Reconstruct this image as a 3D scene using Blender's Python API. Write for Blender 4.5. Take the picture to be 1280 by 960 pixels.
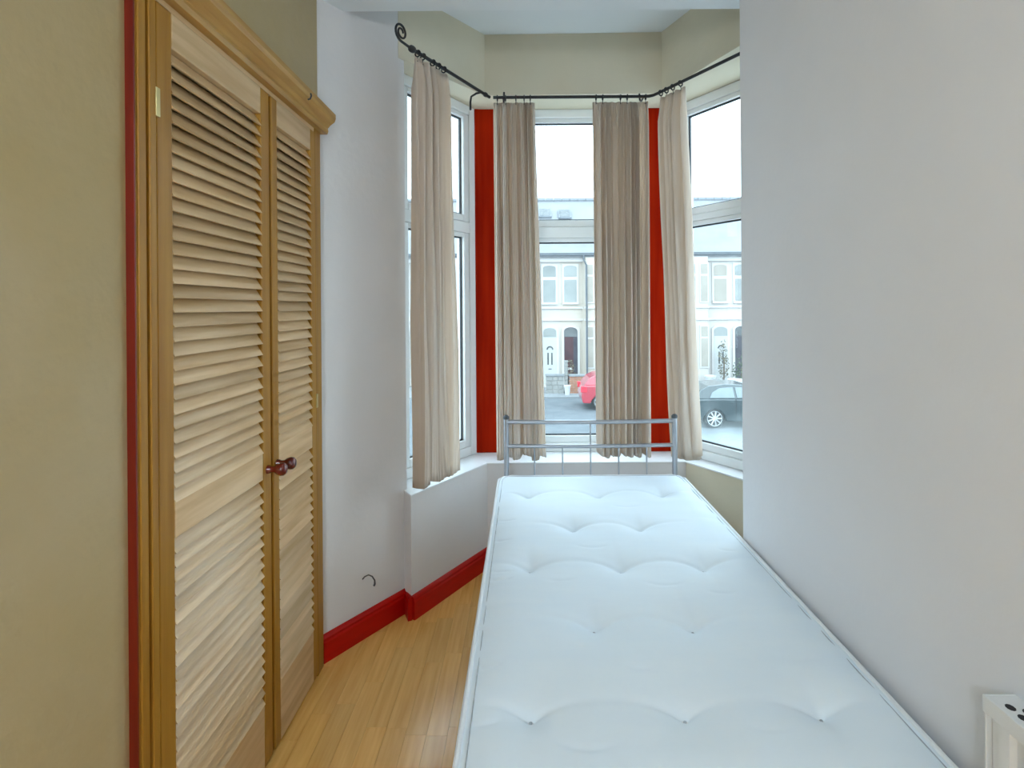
import bpy, math, random
from mathutils import Vector, Matrix

sc = bpy.context.scene
for o in list(bpy.data.objects):
    bpy.data.objects.remove(o, do_unlink=True)
COL = sc.collection
R = math.radians
random.seed(7)

# ------------------------------------------------------------------ camera
cam_d = bpy.data.cameras.new("camera")
cam_d.sensor_width = 36.0
cam_d.lens = 700.0 / 1280.0 * 36.0
cam_d.shift_x = -16.0 / 1280.0
cam_d.shift_y = -96.0 / 1280.0
cam_d.clip_start = 0.02
cam = bpy.data.objects.new("camera", cam_d)
COL.objects.link(cam)
cam.matrix_world = Matrix.Translation((0, 0, 1.34)) @ Matrix.Rotation(R(90), 4, 'X') @ Matrix.Rotation(R(-0.4), 4, 'Z')
sc.camera = cam

# ------------------------------------------------------------------ world, sun, exposure
sc.view_settings.view_transform = 'Standard'
sc.view_settings.look = 'None'
sc.view_settings.gamma = 1.0
sc.view_settings.use_curve_mapping = False
sc.view_settings.exposure = 0.3

w = bpy.data.worlds.new("overcast_sky")
sc.world = w
w.use_nodes = True
wn = w.node_tree
wn.nodes.clear()
wo = wn.nodes.new("ShaderNodeOutputWorld")
wb = wn.nodes.new("ShaderNodeBackground")
wtc = wn.nodes.new("ShaderNodeTexCoord")
wno = wn.nodes.new("ShaderNodeTexNoise")
wno.inputs["Scale"].default_value = 2.2
wno.inputs["Detail"].default_value = 5
wr = wn.nodes.new("ShaderNodeValToRGB")
wr.color_ramp.elements[0].position = 0.35
wr.color_ramp.elements[0].color = (0.60, 0.78, 0.94, 1)
wr.color_ramp.elements[1].position = 0.65
wr.color_ramp.elements[1].color = (0.70, 0.90, 1.0, 1)
wn.links.new(wtc.outputs["Generated"], wno.inputs["Vector"])
wn.links.new(wno.outputs["Fac"], wr.inputs["Fac"])
wn.links.new(wr.outputs["Color"], wb.inputs["Color"])
wb.inputs["Strength"].default_value = 4.6
wn.links.new(wb.outputs["Background"], wo.inputs["Surface"])

FILL_GLOW = 86.0  # strength of the fill globe added behind the viewer

# ------------------------------------------------------------------ material helpers
MATS = {}


def nodes_of(name):
    m = bpy.data.materials.new(name)
    m.use_nodes = True
    nt = m.node_tree
    b = nt.nodes["Principled BSDF"]
    return m, nt, b


def noise_mat(name, c1, c2, scale=6.0, rough=0.6, spec=0.3, bump=0.0, bscale=60.0, stretch=(1, 1, 1), metal=0.0,
              detail=4.0, lo=0.3, hi=0.7, per_object=0.0, coat=0.0):
    m, nt, b = nodes_of(name)
    tc = nt.nodes.new("ShaderNodeTexCoord")
    mp = nt.nodes.new("ShaderNodeMapping")
    mp.inputs["Scale"].default_value = stretch
    nt.links.new(tc.outputs["Object"], mp.inputs["Vector"])
    vec = mp.outputs["Vector"]
    oi = None
    if per_object:
        oi = nt.nodes.new("ShaderNodeObjectInfo")
        mul = nt.nodes.new("ShaderNodeVectorMath")
        mul.operation = 'SCALE'
        nt.links.new(oi.outputs["Location"], mul.inputs[0])
        mul.inputs["Scale"].default_value = 7.3
        add = nt.nodes.new("ShaderNodeVectorMath")
        add.operation = 'ADD'
        nt.links.new(vec, add.inputs[0])
        nt.links.new(mul.outputs[0], add.inputs[1])
        vec = add.outputs[0]
    n = nt.nodes.new("ShaderNodeTexNoise")
    n.inputs["Scale"].default_value = scale
    n.inputs["Detail"].default_value = detail
    nt.links.new(vec, n.inputs["Vector"])
    cr = nt.nodes.new("ShaderNodeValToRGB")
    cr.color_ramp.elements[0].position = lo
    cr.color_ramp.elements[0].color = (*c1, 1)
    cr.color_ramp.elements[1].position = hi
    cr.color_ramp.elements[1].color = (*c2, 1)
    nt.links.new(n.outputs["Fac"], cr.inputs["Fac"])
    out = cr.outputs["Color"]
    if per_object:
        hs = nt.nodes.new("ShaderNodeHueSaturation")
        mr = nt.nodes.new("ShaderNodeMapRange")
        mr.inputs["To Min"].default_value = 1 - per_object
        mr.inputs["To Max"].default_value = 1 + per_object
        nt.links.new(oi.outputs["Random"], mr.inputs["Value"])
        nt.links.new(mr.outputs[0], hs.inputs["Value"])
        nt.links.new(out, hs.inputs["Color"])
        out = hs.outputs["Color"]
    nt.links.new(out, b.inputs["Base Color"])
    b.inputs["Roughness"].default_value = rough
    b.inputs["Specular IOR Level"].default_value = spec
    b.inputs["Metallic"].default_value = metal
    b.inputs["Coat Weight"].default_value = coat
    b.inputs["Coat Roughness"].default_value = 0.15
    if bump:
        n2 = nt.nodes.new("ShaderNodeTexNoise")
        n2.inputs["Scale"].default_value = bscale
        n2.inputs["Detail"].default_value = 3
        nt.links.new(vec, n2.inputs["Vector"])
        bp = nt.nodes.new("ShaderNodeBump")
        bp.inputs["Strength"].default_value = bump
        bp.inputs["Distance"].default_value = 0.01
        nt.links.new(n2.outputs["Fac"], bp.inputs["Height"])
        nt.links.new(bp.outputs["Normal"], b.inputs["Normal"])
    MATS[name] = m
    return m


def emit_mat(name, col, strength):
    m, nt, b = nodes_of(name)
    b.inputs["Base Color"].default_value = (*col, 1)
    b.inputs["Emission Color"].default_value = (*col, 1)
    b.inputs["Emission Strength"].default_value = strength
    MATS[name] = m
    return m


def glass_mat(name, haze=0.06, mist=False):
    """clear window pane: transparent with a fresnel reflection and a veil of haze / condensation"""
    m = bpy.data.materials.new(name)
    m.use_nodes = True
    nt = m.node_tree
    nt.nodes.clear()
    out = nt.nodes.new("ShaderNodeOutputMaterial")
    tr = nt.nodes.new("ShaderNodeBsdfTransparent")
    tr.inputs["Color"].default_value = (0.97, 0.99, 0.985, 1)
    gl = nt.nodes.new("ShaderNodeBsdfGlossy")
    gl.inputs["Roughness"].default_value = 0.02
    fr = nt.nodes.new("ShaderNodeFresnel")
    fr.inputs["IOR"].default_value = 1.3
    mx = nt.nodes.new("ShaderNodeMixShader")
    nt.links.new(fr.outputs[0], mx.inputs[0])
    nt.links.new(tr.outputs[0], mx.inputs[1])
    nt.links.new(gl.outputs[0], mx.inputs[2])
    tl = nt.nodes.new("ShaderNodeBsdfTranslucent")
    tl.inputs["Color"].default_value = (0.52, 0.58, 0.57, 1)
    mx2 = nt.nodes.new("ShaderNodeMixShader")
    nt.links.new(mx.outputs[0], mx2.inputs[1])
    nt.links.new(tl.outputs[0], mx2.inputs[2])
    if mist:
        tc = nt.nodes.new("ShaderNodeTexCoord")
        n = nt.nodes.new("ShaderNodeTexNoise")
        n.inputs["Scale"].default_value = 7
        nt.links.new(tc.outputs["Object"], n.inputs["Vector"])
        sep = nt.nodes.new("ShaderNodeSeparateXYZ")
        nt.links.new(tc.outputs["Object"], sep.inputs[0])
        ad = nt.nodes.new("ShaderNodeMath")
        ad.operation = 'MULTIPLY_ADD'
        nt.links.new(n.outputs["Fac"], ad.inputs[0])
        ad.inputs[1].default_value = -0.25
        nt.links.new(sep.outputs["Z"], ad.inputs[2])
        mr = nt.nodes.new("ShaderNodeMapRange")
        mr.inputs["From Min"].default_value = 0.46
        mr.inputs["From Max"].default_value = 0.70
        mr.inputs["To Min"].default_value = 0.45
        mr.inputs["To Max"].default_value = haze
        nt.links.new(ad.outputs[0], mr.inputs["Value"])
        nt.links.new(mr.outputs[0], mx2.inputs[0])
    else:
        mx2.inputs[0].default_value = haze
    nt.links.new(mx2.outputs[0], out.inputs["Surface"])
    MATS[name] = m
    return m


def cloth_mat(name, c1, c2, through, t=0.4):
    m = bpy.data.materials.new(name)
    m.use_nodes = True
    nt = m.node_tree
    nt.nodes.clear()
    out = nt.nodes.new("ShaderNodeOutputMaterial")
    tc = nt.nodes.new("ShaderNodeTexCoord")
    mp = nt.nodes.new("ShaderNodeMapping")
    mp.inputs["Scale"].default_value = (40, 40, 1.2)
    nt.links.new(tc.outputs["Object"], mp.inputs["Vector"])
    n = nt.nodes.new("ShaderNodeTexNoise")
    n.inputs["Scale"].default_value = 1.0
    n.inputs["Detail"].default_value = 3
    nt.links.new(mp.outputs[0], n.inputs["Vector"])
    cr = nt.nodes.new("ShaderNodeValToRGB")
    cr.color_ramp.elements[0].position = 0.35
    cr.color_ramp.elements[0].color = (*c1, 1)
    cr.color_ramp.elements[1].position = 0.6
    cr.color_ramp.elements[1].color = (*c2, 1)
    nt.links.new(n.outputs["Fac"], cr.inputs[0])
    d = nt.nodes.new("ShaderNodeBsdfDiffuse")
    nt.links.new(cr.outputs[0], d.inputs["Color"])
    tl = nt.nodes.new("ShaderNodeBsdfTranslucent")
    tl.inputs["Color"].default_value = (*through, 1)
    mx = nt.nodes.new("ShaderNodeMixShader")
    mx.inputs[0].default_value = t
    nt.links.new(d.outputs[0], mx.inputs[1])
    nt.links.new(tl.outputs[0], mx.inputs[2])
    nt.links.new(mx.outputs[0], out.inputs["Surface"])
    MATS[name] = m
    return m


PLASTER = noise_mat("cream_plaster", (0.68, 0.62, 0.47), (0.73, 0.67, 0.52), 3, 0.55, 0.25, 0.12, 35)
PLASTER_L = noise_mat("warm_plaster", (0.45, 0.335, 0.145), (0.50, 0.395, 0.225), 2.2, 0.5, 0.3, 0.25, 25)
WHITEWALL = noise_mat("white_emulsion", (0.755, 0.745, 0.76), (0.785, 0.775, 0.79), 3, 0.55, 0.25, 0.06, 45)
PALEWALL = noise_mat("pale_emulsion", (0.745, 0.725, 0.715), (0.785, 0.765, 0.755), 3, 0.55, 0.25, 0.08, 40)
CEIL = noise_mat("ceiling_paint", (0.78, 0.83, 0.86), (0.82, 0.87, 0.90), 2, 0.7, 0.2)
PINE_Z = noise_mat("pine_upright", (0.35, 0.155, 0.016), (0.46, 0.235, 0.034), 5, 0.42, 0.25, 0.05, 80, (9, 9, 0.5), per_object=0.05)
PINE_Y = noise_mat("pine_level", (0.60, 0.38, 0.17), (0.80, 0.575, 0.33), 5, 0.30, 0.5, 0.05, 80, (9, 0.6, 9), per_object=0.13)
PINE_G = noise_mat("golden_pine", (0.40, 0.20, 0.04), (0.56, 0.33, 0.09), 5, 0.4, 0.3, 0.05, 80, (9, 0.6, 9))
PINE_RED = noise_mat("shaded_pine", (0.15, 0.007, 0.002), (0.23, 0.018, 0.003), 4, 0.4, 0.4, 0, 80, (9, 9, 0.5))  # dark red puts shade into the architrave's edge and groove
REDWOOD = noise_mat("red_mahogany", (0.29, 0.008, 0.001), (0.44, 0.020, 0.002), 3, 0.6, 0.03, 0, 80, (6, 6, 0.6))
SKIRT = noise_mat("red_skirting", (0.43, 0.002, 0.001), (0.53, 0.004, 0.001), 4, 0.35, 0.25, 0, 80, (2, 2, 9))
KNOB = noise_mat("dark_red_wood", (0.10, 0.010, 0.006), (0.17, 0.02, 0.01), 20, 0.22, 0.5, coat=0.5)
OAK = noise_mat("oak_laminate", (0.80, 0.41, 0.095), (0.95, 0.57, 0.17), 4, 0.25, 0.65, 0, 80, (14, 0.8, 1), per_object=0.10)
GAPDARK = noise_mat("floor_gap", (0.12, 0.06, 0.03), (0.16, 0.08, 0.04), 5, 0.7)
UPVC = noise_mat("white_upvc", (0.78, 0.80, 0.79), (0.82, 0.84, 0.83), 3, 0.3, 0.45)
SILL = noise_mat("white_gloss", (0.80, 0.81, 0.82), (0.84, 0.85, 0.86), 3, 0.3, 0.45)
RUBBER = noise_mat("black_gasket", (0.03, 0.035, 0.04), (0.05, 0.055, 0.06), 8, 0.5)
IRON = noise_mat("black_iron", (0.008, 0.008, 0.009), (0.02, 0.02, 0.022), 30, 0.45, 0.5)
STEEL = noise_mat("silver_tube", (0.42, 0.44, 0.48), (0.50, 0.52, 0.56), 10, 0.38, 0.5, metal=0.75)
BRASS = noise_mat("brass", (0.55, 0.45, 0.2), (0.7, 0.58, 0.3), 20, 0.3, metal=0.9)
RADW = noise_mat("radiator_enamel", (0.72, 0.73, 0.73), (0.77, 0.78, 0.78), 3, 0.35, 0.45)
SLOT = noise_mat("dark_slot", (0.015, 0.015, 0.018), (0.03, 0.03, 0.035), 9, 0.8)
TICK = noise_mat("mattress_ticking", (0.82, 0.91, 0.98), (0.85, 0.93, 0.985), 5, 0.75, 0.15, 0.16, 5, (0.7, 2.4, 1))
PIPING = noise_mat("white_piping", (0.82, 0.84, 0.86), (0.87, 0.89, 0.9), 9, 0.7, 0.2)
TUFT = noise_mat("grey_tuft", (0.38, 0.42, 0.46), (0.52, 0.56, 0.6), 60, 0.8, 0.2)
GLASS = glass_mat("window_glass", 0.035)
GLASS_M = glass_mat("misted_glass", 0.05, True)
CURT = cloth_mat("beige_curtain", (0.78, 0.69, 0.60), (0.87, 0.81, 0.75), (0.94, 0.83, 0.70), 0.42)
WIRE = noise_mat("grey_wire", (0.05, 0.045, 0.045), (0.12, 0.11, 0.11), 30, 0.5)
FILLG = emit_mat("fill_glow", (0.74, 0.87, 1.0), FILL_GLOW)
# outside
RENDER_W = noise_mat("white_render", (0.44, 0.405, 0.375), (0.47, 0.435, 0.405), 0.6, 0.8)
RENDER_C = noise_mat("cream_render", (0.43, 0.375, 0.31), (0.46, 0.405, 0.345), 0.6, 0.8)
SLATE = noise_mat("pale_slate", (0.17, 0.172, 0.18), (0.21, 0.213, 0.222), 1.2, 0.6, 0.3)
RIDGE = noise_mat("ridge_tile", (0.144, 0.154, 0.168), (0.192, 0.202, 0.216), 3, 0.7)
GUTTER = noise_mat("grey_gutter", (0.077, 0.086, 0.096), (0.106, 0.115, 0.125), 3, 0.5)
TRIMW = noise_mat("house_trim_white", (0.46, 0.435, 0.415), (0.49, 0.465, 0.445), 2, 0.5)
HPANE = noise_mat("house_pane", (0.16, 0.17, 0.16), (0.24, 0.25, 0.235), 1.2, 0.12, 0.5)
HPANE_T = noise_mat("tan_blind_reflection", (0.265, 0.230, 0.190), (0.311, 0.277, 0.230), 2, 0.4, 0.4)
HPANE_D = noise_mat("dark_pane", (0.03, 0.035, 0.035), (0.08, 0.085, 0.085), 3, 0.12, 0.5)
DOORW = noise_mat("white_door", (0.40, 0.40, 0.385), (0.43, 0.43, 0.415), 2, 0.4)
DOORD = noise_mat("brown_door", (0.036, 0.013, 0.018), (0.066, 0.021, 0.024), 4, 0.3)
DOORP = noise_mat("porch_dark", (0.030, 0.027, 0.036), (0.054, 0.048, 0.060), 3, 0.6)
ASPHALT = noise_mat("asphalt", (0.096, 0.110, 0.120), (0.130, 0.144, 0.154), 3, 0.85)
PAVE = noise_mat("pavement_slab", (0.192, 0.202, 0.206), (0.240, 0.250, 0.254), 2, 0.85)
STONE = noise_mat("grey_stone", (0.204, 0.204, 0.192), (0.300, 0.294, 0.276), 3, 0.85, 0.2, 0.4, 8)
BRICKM = noise_mat("orange_brick", (0.330, 0.150, 0.090), (0.396, 0.204, 0.132), 3, 0.85, per_object=0.1)
MORTAR = noise_mat("mortar", (0.330, 0.312, 0.288), (0.372, 0.354, 0.330), 5, 0.9)
POTW = noise_mat("white_pot", (0.478, 0.478, 0.478), (0.514, 0.514, 0.514), 4, 0.5)
LEAF = noise_mat("bush_leaf", (0.024, 0.042, 0.021), (0.072, 0.096, 0.048), 8, 0.6)
LEAF2 = noise_mat("dry_leaf", (0.096, 0.090, 0.054), (0.180, 0.156, 0.108), 8, 0.6)
BARK = noise_mat("bark", (0.10, 0.075, 0.05), (0.16, 0.12, 0.09), 8, 0.8)
CARB = noise_mat("black_car_paint", (0.018, 0.030, 0.034), (0.028, 0.042, 0.046), 2, 0.2, 0.5, coat=0.8)
CARR = noise_mat("red_car_paint", (0.372, 0.030, 0.048), (0.420, 0.042, 0.060), 2, 0.25, 0.5, coat=0.8)
CARG = noise_mat("car_window", (0.120, 0.150, 0.162), (0.180, 0.216, 0.228), 2, 0.08, 0.6)
TYRE = noise_mat("tyre", (0.02, 0.02, 0.02), (0.035, 0.035, 0.035), 9, 0.8)
RIM = noise_mat("alloy_rim", (0.420, 0.432, 0.438), (0.480, 0.492, 0.498), 4, 0.3, 0.5, metal=0.3)
TAIL = noise_mat("tail_light", (0.65, 0.03, 0.05), (0.75, 0.05, 0.08), 4, 0.2)
LAMPW = noise_mat("head_light", (0.75, 0.78, 0.8), (0.85, 0.87, 0.9), 4, 0.1)


# ------------------------------------------------------------------ mesh helpers
class MB:
    def __init__(self):
        self.v = []
        self.f = []
        self.smooth = False

    def add(self, vs, fs):
        n = len(self.v)
        self.v += [tuple(p) for p in vs]
        self.f += [tuple(i + n for i in f) for f in fs]
        return self

    def box(self, x0, x1, y0, y1, z0, z1):
        vs = [(x0, y0, z0), (x1, y0, z0), (x1, y1, z0), (x0, y1, z0), (x0, y0, z1), (x1, y0, z1), (x1, y1, z1), (x0, y1, z1)]
        return self.add(vs, [(0, 3, 2, 1), (4, 5, 6, 7), (0, 1, 5, 4), (1, 2, 6, 5), (2, 3, 7, 6), (3, 0, 4, 7)])

    def prism(self, poly, z0, z1):
        """upright prism over a counter-clockwise XY outline"""
        a = sum(poly[i][0] * poly[(i + 1) % len(poly)][1] - poly[(i + 1) % len(poly)][0] * poly[i][1] for i in range(len(poly)))
        if a < 0:
            poly = poly[::-1]
        n = len(poly)
        vs = [(x, y, z0) for x, y in poly] + [(x, y, z1) for x, y in poly]
        fs = [tuple(range(n))[::-1], tuple(range(n, 2 * n))]
        fs += [(i, (i + 1) % n, n + (i + 1) % n, n + i) for i in range(n)]
        return self.add(vs, fs)

    def sweep(self, prof, p0, p1, up=(0, 0, 1), side=None):
        """straight extrusion of a 2-D profile (a along side, b along up) from p0 to p1"""
        p0, p1 = Vector(p0), Vector(p1)
        d = (p1 - p0).normalized()
        up = Vector(up)
        s = Vector(side) if side is not None else d.cross(up).normalized()
        n = len(prof)
        vs = [p0 + s * a + up * b for a, b in prof] + [p1 + s * a + up * b for a, b in prof]
        fs = [tuple(range(n)), tuple(range(n, 2 * n))[::-1]]
        fs += [((i + 1) % n, i, n + i, n + (i + 1) % n) for i in range(n)]
        return self.add(vs, fs)

    def tube(self, pts, r, seg=10, closed=False):
        pts = [Vector(p) for p in pts]
        n = len(pts)
        rs = r if isinstance(r, (list, tuple)) else [r] * n
        vs, fs = [], []
        ref = Vector((0.13, 0.21, 0.97)).normalized()
        prev = None
        for i, p in enumerate(pts):
            if closed:
                d = pts[(i + 1) % n] - pts[i - 1]
            else:
                d = pts[min(i + 1, n - 1)] - pts[max(i - 1, 0)]
            d = d.normalized()
            if prev is None:
                a = d.cross(ref)
                if a.length < 0.05:
                    a = d.cross(Vector((1, 0, 0)))
                a.normalize()
            else:
                a = (prev - d * prev.dot(d)).normalized()
            prev = a
            b = d.cross(a)
            for k in range(seg):
                t = 2 * math.pi * k / seg
                vs.append(p + (a * math.cos(t) + b * math.sin(t)) * rs[i])
        m = n if closed else n - 1
        for i in range(m):
            j = (i + 1) % n
            for k in range(seg):
                k2 = (k + 1) % seg
                fs.append((i * seg + k, i * seg + k2, j * seg + k2, j * seg + k))
        if not closed:
            fs.append(tuple(range(seg))[::-1])
            fs.append(tuple((n - 1) * seg + k for k in range(seg)))
        self.smooth = True
        return self.add(vs, fs)

    def lathe(self, prof, origin, axis, seg=20):
        """prof: list of (radius, distance along axis)"""
        axis = Vector(axis).normalized()
        ref = Vector((0, 0, 1)) if abs(axis.z) < 0.9 else Vector((1, 0, 0))
        a = axis.cross(ref).normalized()
        b = axis.cross(a)
        o = Vector(origin)
        vs, fs = [], []
        for r, h in prof:
            for k in range(seg):
                t = 2 * math.pi * k / seg
                vs.append(o + axis * h + (a * math.cos(t) + b * math.sin(t)) * max(r, 1e-4))
        for i in range(len(prof) - 1):
            for k in range(seg):
                k2 = (k + 1) % seg
                fs.append((i * seg + k, i * seg + k2, (i + 1) * seg + k2, (i + 1) * seg + k))
        fs.append(tuple(range(seg))[::-1])
        fs.append(tuple((len(prof) - 1) * seg + k for k in range(seg)))
        self.smooth = True
        return self.add(vs, fs)

    def mesh(self, name, mat):
        me = bpy.data.meshes.new(name)
        me.from_pydata(self.v, [], self.f)
        me.materials.append(mat)
        if self.smooth:
            me.polygons.foreach_set("use_smooth", [True] * len(me.polygons))
            me.set_sharp_from_angle(angle=R(42))
        me.update()
        return me

    def build(self, name, mat, parent=None, bevel=0.0, loc=None):
        o = bpy.data.objects.new(name, self.mesh(name, mat))
        link(o, parent)
        if loc:
            o.location = loc
        if bevel:
            md = o.modifiers.new("bevel", 'BEVEL')
            md.width = bevel
            md.segments = 2
            md.limit_method = 'ANGLE'
        return o


def link(o, parent=None):
    COL.objects.link(o)
    if parent is not None:
        o.parent = parent
        if parent.type == 'EMPTY':
            o.matrix_parent_inverse = parent.matrix_basis.inverted()
    return o


def tag(o, label=None, cat=None, group=None, kind=None):
    if label:
        o["label"] = label
    if cat:
        o["category"] = cat
    if group:
        o["group"] = group
    if kind:
        o["kind"] = kind
    return o


def empty(name, loc, label=None, cat=None, group=None, kind=None):
    e = bpy.data.objects.new(name, None)
    e.empty_display_size = 0.1
    e.matrix_basis = Matrix.Translation(loc)
    COL.objects.link(e)
    return tag(e, label, cat, group, kind)


def struct(o, label):
    o["kind"] = "structure"
    o["label"] = label
    return o


# ------------------------------------------------------------------ room shell (metres, camera stands at x=0, y=0)
XL = -0.780            # left wall face
A = (-0.775, 2.130)    # where the wardrobe wall turns towards the bay
B = (-0.53, 2.49)      # end of that splayed wall, at the window
J = (-0.496, 2.41)     # corner of the low wall under the bay sill
C1 = (-0.20, 2.905)
C2 = (0.83, 2.905)
RS = (1.30, 2.11)      # right end of the low wall
W1 = (-0.27, 3.10)     # inner corners of the window line
W2 = (0.825, 3.10)
dl = Vector((-0.513, -0.858))
WL = (W1[0] + dl.x * 0.62, W1[1] + dl.y * 0.62)
WR = (W2[0] - dl.x * 0.95, W2[1] + dl.y * 0.95)
SILL_Z = 0.535
HEAD_Z = 2.44
BAY_Z = 2.755
CEIL_Z = 2.52
BACK_Y = -1.7
BEAM_Y = 2.226

# floor
fl = MB().box(-1.2, 1.5, BACK_Y - 0.1, 3.25, -0.15, -0.008).build("floor", GAPDARK)
struct(fl, "light oak laminate floor of narrow strips beside the bed")
strip_meshes = {}
yy0 = BACK_Y
x = XL
col_i = 0
pw = 0.066
while x < 1.32:
    y = yy0 - random.uniform(0, 0.5)
    while y < 3.0:
        ln = random.choice((0.44, 0.50, 0.56, 0.62)) if y < 0.9 else random.choice((0.30, 0.36, 0.42))
        if y < 0.0:
            ln = 1.0
        key = round(ln, 2)
        if key not in strip_meshes:
            strip_meshes[key] = MB().box(0, pw - 0.0007, 0, key - 0.0007, -0.008, 0).mesh("plank", OAK)
        y1 = y + ln
        ylim = 2.9
        if -0.85 < x < ylim and y < 3.0:
            p = bpy.data.objects.new("plank", strip_meshes[key])
            link(p, fl)
            p.location = (x, y, 0)
        y = y1
    x += pw
    col_i += 1

# ceilings
struct(MB().box(-1.2, 1.6, BACK_Y - 0.1, BEAM_Y, CEIL_Z, CEIL_Z + 0.35).build("ceiling", CEIL), "pale ceiling of the room in front of the bay")
struct(MB().box(-1.2, 1.6, BEAM_Y, 3.35, BAY_Z, BAY_Z + 0.15).build("ceiling_bay", CEIL), "pale blue lit ceiling inside the bay")

# walls
wl = MB().box(-1.0, XL, BACK_Y, 1.135, -0.1, 2.8).box(-1.0, XL, 2.06, 2.12, -0.1, 2.8)
wl.box(-1.0, XL, 1.135, 2.06, 2.0, 2.8).box(-1.0, -0.96, 1.135, 2.06, -0.1, 2.0)      # recess for the built-in wardrobe
struct(wl.build("wall_left", PLASTER_L),
       "warm cream plaster wall around the louvred wardrobe")
struct(MB().prism([(XL - 0.02, A[1] - 0.02), A, B, (WL[0], WL[1]), (-0.75, 2.68), (-1.0, 2.45), (-1.0, 2.12)], -0.1, 2.8).build("wall_splay", PALEWALL),
       "pale splayed wall between the wardrobe and the bay window")
rwall = [(0.757, 1.963), (0.780, 0.5), (0.80, BACK_Y), (1.0, BACK_Y), (1.0, 1.963)]
struct(MB().prism(rwall, -0.1, 2.7).build("wall_right", WHITEWALL, bevel=0.008), "smooth white wall to the right of the bed")
struct(MB().box(-1.0, 1.0, BACK_Y - 0.1, BACK_Y, -0.1, 2.7).build("wall_back", WHITEWALL), "plain wall behind the viewer")
struct(MB().prism([(1.0, 1.6), (1.36, 1.6), (1.36, 2.3), (1.31, 2.3), (1.31, 1.85), (1.0, 1.85)], -0.1, 2.8).build("wall_return", PALEWALL), "wall behind the end of the right wall")


def off(p, q, d):
    """shift segment p-q sideways by d (left of its direction)"""
    v = Vector((q[0] - p[0], q[1] - p[1])).normalized()
    n = Vector((-v.y, v.x)) * d
    return (p[0] + n.x, p[1] + n.y), (q[0] + n.x, q[1] + n.y)


OUT1 = (-0.33, 3.24)
OUT2 = (0.96, 3.24)
OUTL = (WL[0] - 0.12, WL[1] + 0.05)
OUTR = (WR[0] + 0.12, WR[1] + 0.05)
b1 = struct(MB().prism([J, C1, OUT1, OUTL, (B[0] - 0.02, B[1])], -0.1, 0.527).build("wall_bay_left", PALEWALL), "low pale wall under the left bay window")
b2 = struct(MB().prism([C1, C2, OUT2, OUT1], -0.1, 0.527).build("wall_bay_front", PALEWALL), "low wall behind the headboard under the front window")
b3 = struct(MB().prism([C2, RS, OUTR, OUT2], -0.1, 0.527).build("wall_bay_right", PLASTER), "low cream wall under the right bay window")
# window boards
e = 0.003
s1 = MB().prism([(J[0] + e * 0.2, J[1] - e), (C1[0] + e * 0.55, C1[1] - e), OUT1, OUTL, (B[0] - 0.012, B[1] - 0.012)], 0.527, SILL_Z).build("sill", SILL, b1, 0.002)
s2 = MB().prism([(C1[0] + e * 0.55, C1[1] - e), (C2[0] - e * 0.55, C2[1] - e), OUT2, OUT1], 0.527, SILL_Z).build("sill", SILL, b2, 0.002)
s3 = MB().prism([(C2[0] - e * 0.55, C2[1] - e), (RS[0] - e, RS[1] - e), OUTR, OUT2], 0.527, SILL_Z).build("sill", SILL, b3, 0.002)
# wall heads above the windows
L0 = (-0.548, 2.460)
LC2 = (0.715, 2.89)
LR = (1.08, 1.95)
struct(MB().prism([L0, C1, OUT1, OUTL, (-0.60, 2.52)], HEAD_Z, BAY_Z + 0.02).build("wall_bay_left_head", PLASTER), "cream wall above the left bay window")
struct(MB().prism([C1, LC2, OUT2, OUT1], HEAD_Z, BAY_Z + 0.02).build("wall_bay_front_head", PLASTER), "cream wall above the front bay window")
struct(MB().prism([LC2, LR, (1.3, 1.95), OUTR, OUT2], HEAD_Z, BAY_Z + 0.02).build("wall_bay_right_head", PLASTER), "cream wall above the right bay window")

# red corner posts of the bay
pl = MB().prism([W1, (-0.235, 3.105), (-0.05, 3.105), (-0.04, 3.24), (-0.31, 3.22)], SILL_Z, HEAD_Z).build("trim_1", REDWOOD, bevel=0.003)
struct(pl, "red mahogany corner post between left and front windows")
pr = MB().prism([(0.66, 3.24), (0.67, 3.105), (0.80, 3.105), W2, (0.875, 3.22)], SILL_Z, HEAD_Z).build("trim_2", REDWOOD, bevel=0.003)
struct(pr, "red mahogany corner post between front and right windows")


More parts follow.
